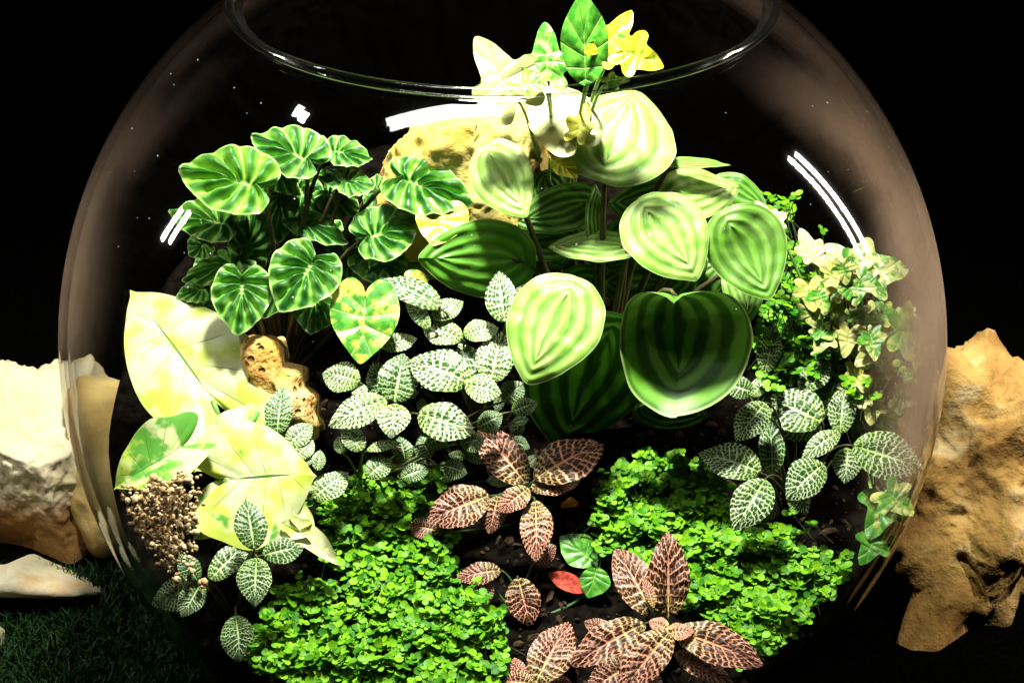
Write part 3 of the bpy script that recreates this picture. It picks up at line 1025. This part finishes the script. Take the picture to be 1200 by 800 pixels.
fittonia('nerve_plant', 'white-veined nerve plant beside the porous ochre rock, right of its gap', (455, 540), [
    ((421, 447), (379, 434), 36, -0.14, 0.9, -0.1, 1.2),
    ((462, 472), (472, 414), 46, -0.16, 0.3, 0.1, 0.65),
    ((454, 471), (434, 425), 34, -0.13, 0.3, -0.1, 0.6),
    ((453, 467), (388, 490), 36, -0.20, 1.1, 0.0, 1.6),
    ((464, 472), (459, 506), 38, -0.22, 1.2, 0.0, 1.8),
    ((490, 484), (553, 502), 44, -0.22, 1.0, 0.1, 1.3),
    ((426, 468), (415, 446), 18, -0.17, 0.8, 0.0, 1.2),
    ((446, 406), (486, 392), 22, -0.04, 1.2, 0.0, 1.6),
], 'fit_white', GW)
fittonia('nerve_plant', 'small white-veined nerve plant at the top edge of the bright green mat', (425, 565), [
    ((424, 528), (405, 496), 26, -0.28, 0.6, 0.0, 0.9),
    ((402, 531), (396, 510), 16, -0.27, 0.6, -0.4, 0.8),
    ((430, 527), (468, 514), 12, -0.28, 1.8, 0.0, 1.2),
    ((430, 559), (456, 534), 26, -0.32, 0.7, 0.0, 0.8),
    ((470, 560), (500, 545), 22, -0.30, 0.5, 0.0, 0.6),
    ((475, 540), (470, 512), 24, -0.26, 0.2, 0.0, 0.6),
    ((500, 520), (528, 508), 22, -0.24, 0.2, 0.0, 0.6),
    ((600, 482), (628, 470), 22, -0.16, 0.2, 0.0, 0.7),
    ((540, 520), (566, 512), 26, -0.24, 0.2, 0.0, 0.6),
    ((560, 500), (588, 486), 26, -0.20, 0.2, 0.0, 0.6),
    ((520, 545), (546, 552), 24, -0.26, 0.3, 0.0, 0.6),
    ((590, 470), (612, 448), 28, -0.12, 0.2, 0.0, 0.7),
    ((505, 535), (492, 512), 24, -0.24, 0.3, 0.0, 0.6),
], 'fit_white', GW)
fittonia('nerve_plant', 'white-veined nerve plant between the cream arrowhead leaves and the ochre rock', (350, 580), [
    ((325, 509), (328, 452), 32, -0.24, 0.3, 0.0, 0.7),
    ((336, 523), (364, 494), 26, -0.26, 0.7, 0.0, 1.1),
    ((346, 536), (366, 514), 22, -0.28, 0.8, 0.0, 1.3),
    ((367, 583), (405, 550), 32, -0.34, 0.8, 0.0, 1.3),
    ((355, 546), (362, 524), 18, -0.29, 0.8, 0.0, 1.2),
    ((372, 551), (375, 526), 16, -0.30, 0.6, 0.3, 0.9),
    ((362, 585), (374, 566), 16, -0.34, 0.8, 0.0, 1.0),
], 'fit_white', GW)
fittonia('nerve_plant', 'white-veined nerve plant in front of the gravel at the left glass', (275, 720), [
    ((298, 643), (290, 586), 38, -0.55, 0.25, 0.0, 0.65),
    ((246, 679), (289, 630), 30, -0.55, 0.6, 0.0, 0.95),
    ((301, 652), (297, 703), 40, -0.58, 0.7, 0.0, 0.95),
    ((308, 650), (354, 637), 30, -0.56, 0.4, 0.2, 0.7),
    ((233, 687), (180, 702), 38, -0.55, 0.7, 0.0, 0.95),
    ((236, 682), (216, 718), 30, -0.56, 0.7, 0.1, 0.95),
    ((232, 680), (211, 650), 26, -0.53, 0.1, 0.0, 0.6),
    ((276, 720), (285, 770), 38, -0.58, 0.3, 0.0, 0.75),
], 'fit_white', GW)
fittonia('nerve_plant', 'broad white-veined nerve plant near the right glass below the ivy', (930, 600), [
    ((896, 437), (911, 380), 28, 0.00, 0.4, 0.2, 0.9),
    ((880, 464), (903, 438), 20, -0.03, 0.9, 0.0, 1.1),
    ((883, 459), (848, 449), 26, -0.02, 0.2, 0.0, 0.7),
    ((937, 456), (972, 422), 30, -0.02, 0.6, 0.0, 1.0),
    ((984, 492), (958, 436), 30, -0.05, 0.5, 0.0, 1.0),
    ((984, 508), (990, 451), 32, -0.09, 0.4, 0.1, 1.0),
    ((964, 494), (901, 463), 52, -0.10, 0.8, 0.0, 1.05),
    ((962, 507), (908, 482), 40, -0.09, 0.7, 0.0, 1.0),
    ((984, 505), (942, 531), 24, -0.14, 1.0, 0.0, 1.25),
    ((897, 471), (866, 510), 38, -0.10, 0.8, 0.0, 1.1),
    ((905, 556), (905, 493), 30, -0.16, 0.1, 0.0, 0.6),
    ((891, 553), (824, 524), 42, -0.20, 0.7, 0.0, 1.05),
    ((897, 560), (866, 614), 46, -0.24, 0.8, 0.0, 1.05),
    ((966, 543), (922, 576), 44, -0.20, 0.5, 0.0, 0.95),
    ((928, 570), (946, 597), 26, -0.21, 0.5, 0.0, 0.85),
    ((994, 524), (990, 560), 34, -0.14, 0.8, 0.0, 1.1),
    ((1000, 521), (1079, 546), 54, -0.10, 0.8, 0.2, 1.05),
], 'fit_white', GW)
rnd_f = random.Random(77)
p_ = plant('nerve_plant', 'low shaded white-veined nerve plant between the red-veined plant and the striped leaves', 'plant', (540, 560), GW)
for _ in range(26):
    bx, by = rnd_f.uniform(470, 640), rnd_f.uniform(455, 560)
    a_ = rnd_f.uniform(0, 6.28); ll = rnd_f.uniform(20, 32)
    q_ = hit_soil(bx, by, rnd_f.uniform(0.02, 0.07) * R)
    add_leaf(p_, 'fit_white', (bx, by), (bx + math.cos(a_) * ll, by + math.sin(a_) * ll * 0.8), ll * 0.62, q_.y / R, rnd_f.uniform(0.2, 0.8), 0,
             (rnd_f.uniform(0.5, 0.8), 0, 0), 'stem_olive', sr=0.0003)
GR = 'red-veined nerve plants'
fittonia('nerve_plant', 'red-veined nerve plant beside the small orange stone', (612, 610), [
    ((617, 568), (566, 498), 46, -0.26, 0.5, 0.0, 1.0),
    ((627, 561), (699, 512), 52, -0.28, 0.7, 0.0, 1.0),
    ((622, 572), (678, 559), 26, -0.29, 0.9, 0.1, 1.0),
    ((574, 580), (506, 603), 48, -0.30, 0.8, 0.0, 0.9),
    ((620, 571), (588, 596), 28, -0.31, 0.9, 0.0, 1.2),
    ((584, 580), (574, 620), 28, -0.30, 0.5, 0.0, 0.8),
    ((627, 586), (632, 647), 38, -0.32, 1.0, 0.0, 1.35),
    ((514, 622), (481, 613), 26, -0.32, 0.5, 0.0, 0.8),
], 'fit_red', GR, 'stem_dark')
p_ = fittonia('nerve_plant', 'small shaded red-veined nerve plant at the inner edge of the green mat', (610, 720), [
    ((587, 667), (538, 674), 26, -0.42, 0.8, 0.0, 0.85),
    ((563, 678), (566, 708), 28, -0.43, 0.4, 0.0, 0.75),
    ((607, 676), (620, 728), 40, -0.44, 0.4, 0.0, 0.75),
    ((625, 660), (650, 640), 26, -0.38, 0.2, 0.0, 0.7),
], 'fit_red', GR, 'stem_dark')
add_leaf(p_, 'red_leaf', (684, 694), (644, 668), 22, -0.44, 0.8, 0.0, (1, 0, 0), 'stem_dark')['label'] = 'plain red leaf'
add_leaf(p_, 'red_leaf', (684, 740), (664, 716), 22, -0.47, 0.5, 0.0, (1, 0, 0), 'stem_dark')['label'] = 'plain red leaf'
fittonia('nerve_plant', 'red-veined nerve plant with one large upright leaf between the two green mats', (632, 815), [
    ((627, 801), (662, 727), 50, -0.70, 0.6, 0.0, 1.05),
    ((626, 801), (581, 793), 28, -0.70, 0.9, 0.0, 1.2),
    ((640, 812), (668, 796), 34, -0.70, 0.8, 0.0, 1.1),
    ((612, 812), (602, 770), 26, -0.69, 0.6, -0.3, 1.1),
], 'fit_red', GR, 'stem_dark')
fittonia('nerve_plant', 'wide star-shaped red-veined nerve plant in front of the right green mat', (775, 775), [
    ((766, 722), (726, 641), 46, -0.52, 0.4, -0.1, 0.95),
    ((783, 725), (784, 630), 48, -0.52, -0.1, 0.1, 0.8),
    ((766, 712), (758, 674), 12, -0.54, 0.8, 0.9, 1.2),
    ((756, 729), (674, 770), 44, -0.56, 0.8, 0.0, 1.0),
    ((786, 738), (734, 800), 48, -0.60, 0.9, 0.0, 1.1),
    ((790, 738), (889, 769), 46, -0.58, 0.8, 0.0, 1.0),
    ((790, 764), (854, 794), 28, -0.60, 0.7, 0.0, 1.0),
    ((779, 741), (812, 737), 20, -0.60, 1.0, 0.0, 2.2),
    ((784, 738), (762, 726), 18, -0.59, 0.8, 0.0, 2.2),
    ((742, 776), (688, 806), 44, -0.64, 0.5, 0.0, 0.7),
    ((720, 745), (686, 728), 22, -0.54, 0.6, 0.0, 0.8),
    ((740, 812), (775, 796), 40, -0.70, 0.6, 0.0, 0.8),
], 'fit_red', GR, 'stem_dark')

# ---- ivies
pl = plant('ivy_plant', 'variegated ivy climbing above the yellow rock through the bowl opening', 'plant', (650, 330))
IVY = [
    ((604, 116), (558, 42), 84, 0.12, 0.1, 0.0, 0.95, 0.9, 'ivy'),
    ((642, 92), (638, 25), 62, 0.14, 0.2, 0.1, 0.42, 0.7, 'ivy'),
    ((634, 98), (584, 101), 34, 0.10, 0.8, 0.0, 0.5, 0.1, 'ivy'),
    ((686, 100), (682, -10), 56, 0.10, -0.1, -0.2, 0.0, 0.0, 'ovate'),
    ((706, 60), (742, 12), 54, 0.12, 0.3, 0.2, 0.70, 0.0, 'ivy'),
    ((730, 60), (778, 78), 58, 0.10, 0.4, 0.1, 0.62, 0.0, 'ivy'),
    ((712, 98), (738, 92), 22, 0.12, 0.8, 0.0, 0.5, 0.9, 'ivy'),
    ((672, 160), (628, 92), 78, 0.16, 1.0, 0.0, 1.0, 1.0, 'cordate'),
    ((676, 158), (692, 118), 34, 0.13, 0.9, 0.0, 0.7, 0.1, 'ivy'),
    ((646, 186), (678, 206), 24, 0.16, 1.0, 0.0, 0.9, 0.0, 'ovate'),
    ((520, 246), (512, 288), 62, 0.15, 0.9, 0.0, 0.75, 0.1, 'cordate'),
    ((428, 348), (424, 424), 82, 0.00, 0.6, 0.1, 0.44, 0.25, 'cordate'),
    ((560, 268), (580, 240), 34, 0.22, 0.8, 0.0, 0.4, 0.5, 'cordate'),
    ((476, 330), (500, 350), 40, 0.08, 0.8, 0.0, 0.6, 0.1, 'cordate'),
]
for b, t, w, Y, k, s, yel, cr, shp in IVY:
    add_leaf(pl, 'ivy', b, t, w, Y, k, s, (yel, cr, 0), 'stem_green', sr=0.0006, shape=shp)

pl = plant('ivy_plant', 'pale variegated ivy trailing down against the right glass wall', 'plant', (1010, 520))
IV2 = [
    ((1006, 318), (1055, 312), 56, 0.12, 0.9, 0.2, 0.55, 1.0),
    ((1000, 316), (972, 290), 44, 0.13, 0.9, -0.1, 0.6, 1.0),
    ((985, 334), (992, 372), 46, 0.10, 0.7, 0.1, 0.65, 0.7),
    ((998, 384), (962, 372), 34, 0.10, 0.9, 0.0, 0.6, 0.5),
    ((1002, 384), (956, 416), 42, 0.06, 0.7, -0.1, 0.35, 0.4),
    ((1003, 384), (1012, 424), 46, 0.05, 0.7, 0.2, 0.45, 0.7),
    ((1050, 388), (1088, 392), 52, 0.10, 0.6, 0.3, 0.35, 0.5),
    ((1048, 394), (1046, 432), 52, 0.06, 0.7, 0.2, 0.5, 0.6),
    ((1022, 436), (986, 430), 40, 0.03, 0.9, 0.0, 0.75, 0.2),
    ((1023, 438), (1040, 464), 30, 0.02, 0.8, 0.2, 0.8, 0.8),
    ((1020, 462), (1004, 500), 40, 0.02, 0.4, 0.0, 0.15, 0.3),
    ((1036, 480), (1046, 506), 30, 0.02, 0.4, 0.2, 0.25, 0.3),
    ((1016, 452), (1022, 486), 20, 0.00, 0.7, 0.2, 0.5, 0.7),
    ((952, 300), (940, 272), 26, 0.16, 0.8, 0.0, 0.9, 1.0),
    ((948, 292), (968, 312), 22, 0.15, 0.9, 0.0, 0.9, 1.0),
    ((902, 262), (890, 238), 22, 0.16, 0.8, 0.0, 0.95, 1.0),
    ((904, 262), (918, 250), 22, 0.15, 0.9, 0.0, 0.9, 0.9),
    ((1025, 360), (1026, 346), 14, 0.12, 0.4, 0.0, 0.4, 0.6),
    ((1026, 372), (1044, 384), 20, 0.10, 0.8, 0.0, 0.5, 0.4),
    ((972, 350), (950, 338), 34, 0.12, 0.8, 0.0, 0.4, 0.4),
    ((960, 396), (946, 372), 30, 0.10, 0.8, 0.0, 0.3, 0.3),
    ((1030, 400), (1032, 372), 34, 0.08, 0.7, 0.0, 0.5, 0.3),
    ((1060, 420), (1080, 436), 34, 0.06, 0.6, 0.2, 0.4, 0.5),
    ((985, 452), (972, 472), 30, 0.06, 0.5, 0.0, 0.1, 0.3),
    ((1046, 580), (1022, 622), 50, -0.10, 0.6, 0.0, 0.4, 0.6),
    ((1040, 576), (1066, 598), 40, -0.06, 0.7, 0.2, 0.45, 0.7),
    ((1020, 600), (998, 588), 32, -0.12, 0.7, 0.0, 0.3, 0.4),
    ((1028, 628), (1010, 655), 34, -0.16, 0.5, 0.0, 0.1, 0.3),
]
for b, t, w, Y, k, s, yel, cr in IV2:
    t = (b[0] + (t[0] - b[0]) * 1.2, b[1] + (t[1] - b[1]) * 1.2)
    add_leaf(pl, 'ivy', b, t, w * 1.35, Y - 0.05, k, s, (yel, cr, 0), 'stem_green', sr=0.0005)

rnd_i = random.Random(31)
IVP = [(948, 318), (985, 300), (1020, 330), (1050, 360), (1085, 372), (1086, 420), (1062, 462), (1040, 500), (1010, 500), (985, 440), (955, 420), (940, 370)]
cnt_i = 0
while cnt_i < 60:
    bx, by = rnd_i.uniform(940, 1088), rnd_i.uniform(300, 500)
    if poly_radius(IVP, bx, by, 0.3) == 0 or not inside(IVP, bx, by): continue
    cnt_i += 1
    a_ = rnd_i.uniform(0.2, 2.9); ll = rnd_i.uniform(17, 33)
    add_leaf(pl, 'ivy', (bx, by), (bx + math.cos(a_) * ll, by + math.sin(a_) * ll), ll * rnd_i.uniform(1.1, 1.5),
             0.02 - 0.0006 * (by - 300) + rnd_i.uniform(-0.05, 0.05), rnd_i.uniform(0.3, 1.1), rnd_i.uniform(-0.3, 0.4),
             (rnd_i.uniform(0.35, 0.85), rnd_i.uniform(0.3, 1.0), 0), 'stem_olive', sr=0.0003)

pl = plant('creeping_plant', 'two smooth green leaves lying on the soil beside the small orange stone', 'plant', (690, 660))
add_leaf(pl, 'ivy', (700, 660), (655, 628), 40, -0.36, 0.5, 0.0, (0.0, 0, 0), 'stem_dark', shape='ovate')
add_leaf(pl, 'ivy', (700, 664), (690, 700), 36, -0.40, 0.4, 0.0, (0.0, 0, 0), 'stem_dark', shape='ovate')


# ------------------------------------------------------------------ mats of tiny round leaves
def tiny_leaf():
    verts, faces = [Vector((0, 0.45, -0.05))], []
    n = 10
    for ring_ in (0.55, 1.0):
        for k in range(n):
            a = 2 * math.pi * k / n
            x = math.cos(a) * 0.48 * ring_; y = 0.45 + math.sin(a) * 0.52 * ring_
            if ring_ == 1.0 and k == 7 or False: y += 0.03
            verts.append(Vector((x, y, 0.10 * ring_ * ring_ - 0.05 - 0.12 * y * y)))
    for k in range(n):
        faces.append((0, 1 + k, 1 + (k + 1) % n))
        faces.append((1 + k, 1 + n + k, 1 + n + (k + 1) % n, 1 + (k + 1) % n))
    return verts, faces


TV, TF = tiny_leaf()
TINY = mesh_py('tiny_leaf', TV, TF)
TINY.materials.append(M['tears'])


def leaf_mat(name, label, poly, tips, hmin, hmax, size, seed, singles=290, bed=True):
    rnd = random.Random(seed)
    xs = [q[0] for q in poly]; ys = [q[1] for q in poly]
    cx, cy_ = sum(xs) / len(xs), sum(ys) / len(ys)
    th = thing(name, label, 'plant', hit_soil(cx, cy_))
    items = []
    stems = []
    cnt = 0
    while cnt < tips:
        px, py = rnd.uniform(min(xs), max(xs)), rnd.uniform(min(ys), max(ys))
        ex, ey = px + rnd.gauss(0, 12), py + rnd.gauss(0, 12)       # ragged margin with stray sprigs
        if not inside(poly, ex, ey): continue
        lay = rnd.random()
        clump = 0.5 + 0.9 * noise.noise(Vector((px / 34, py / 26, seed)))
        if rnd.random() > 0.75 + clump: continue
        h = (hmin + (hmax - hmin) * (0.55 + 0.45 * max(0, min(1, clump))) * (rnd.uniform(0.75, 1.1) if lay > 0.45 else lay / 0.45)) * R
        p = hit_soil(px, py, h)
        if (p - C).length > 0.955 * R_IN: continue
        cnt += 1
        stems.append((p, h))
        ax = Vector((rnd.gauss(0, 0.3), -0.22 + rnd.gauss(0, 0.3), 1)).normalized()
        a0_ = rnd.uniform(0, 6.28)
        nl = rnd.choice((3, 4, 4, 5))
        for q in range(nl):
            a = a0_ + 2 * math.pi * q / nl + rnd.gauss(0, 0.2)
            e1 = ax.orthogonal().normalized(); e2 = ax.cross(e1)
            out = e1 * math.cos(a) + e2 * math.sin(a)
            yv = (out + ax * rnd.uniform(0.0, 0.55)).normalized()
            xv = yv.cross(ax).normalized(); zv = xv.cross(yv)
            s = size * rnd.uniform(0.5, 1.3)
            o = p + out * size * 0.12 - ax * (0.0 if q < 3 else size * 0.4)
            m4 = Matrix(((xv.x * s, yv.x * s, zv.x * s, o.x), (xv.y * s, yv.y * s, zv.y * s, o.y), (xv.z * s, yv.z * s, zv.z * s, o.z), (0, 0, 0, 1)))
            if (m4 @ Vector((0, 1, 0)) - C).length > 0.975 * R_IN: continue
            vis = h / R + zv.dot((CAM - o).normalized()) * 0.04 - (o - CAM).length * 0.1
            items.append((vis, m4))
    items.sort(key=lambda q: -q[0])
    for vis, m4 in items[:singles]:
        link('leaf', TINY, None, th, m4)
    verts, faces = [], []
    for vis, m4 in items[singles:]:
        b = len(verts)
        verts += [m4 @ v - th.location for v in TV]
        faces += [tuple(i + b for i in f) for f in TF]
    if verts:
        o = bpy.data.objects.new('foliage', mesh_py('foliage', verts, faces)); col.objects.link(o)
        o.data.materials.append(M['tears']); o.parent = th; o['kind'] = 'stuff'
    verts, faces = [], []
    for p, h in stems:                          # thread-like stems down to the soil
        if (p - Vector((0, 0, 0.012)) - C).length > 0.93 * R_IN: continue
        b = len(verts)
        q = p - Vector((rnd.gauss(0, 0.004), rnd.gauss(0, 0.004), min(h, 0.012)))
        r_ = 0.00022
        for c_ in (q, p):
            verts += [c_ + Vector((math.cos(a) * r_, math.sin(a) * r_, 0)) - th.location for a in (0, 2.09, 4.19)]
        faces += [(b, b + 1, b + 4, b + 3), (b + 1, b + 2, b + 5, b + 4), (b + 2, b, b + 3, b + 5)]
    o = bpy.data.objects.new('stems', mesh_py('stems', verts, faces)); col.objects.link(o)
    o.name = 'stem_tangle'
    o.data.materials.append(M['stem_dark']); o.parent = th; o['kind'] = 'stuff'
    return th


leaf_mat('creeping_mat', 'bright green mat of tiny round leaves beside the left nerve plants',
         [(372, 600), (392, 575), (420, 560), (470, 548), (505, 556), (500, 590), (520, 612), (500, 640), (535, 668), (556, 700), (592, 740), (588, 830), (270, 830), (280, 770), (318, 712), (340, 690), (400, 680), (392, 640)],
         1600, 0.015, 0.10, 0.0024, 5)
leaf_mat('creeping_mat', 'bright green mat of tiny round leaves behind the star-shaped red-veined plant',
         [(695, 600), (722, 560), (745, 528), (790, 530), (826, 560), (850, 590), (880, 615), (915, 630), (950, 650), (1010, 672), (1008, 700), (950, 705), (940, 740), (930, 790), (890, 792), (885, 745), (812, 722), (800, 650), (760, 660), (715, 640)],
         1350, 0.015, 0.10, 0.0024, 6)
leaf_mat('creeping_mat', 'loose dark green mat of tiny leaves between the striped leaves and the ivy',
         [(885, 235), (912, 222), (925, 262), (950, 300), (985, 330), (1030, 370), (1040, 440), (1000, 470), (960, 450), (915, 445), (890, 420), (900, 370), (928, 335), (925, 280)],
         560, 0.08, 0.30, 0.0024, 7, singles=120)
print('LEAVES', N_LEAF[0])
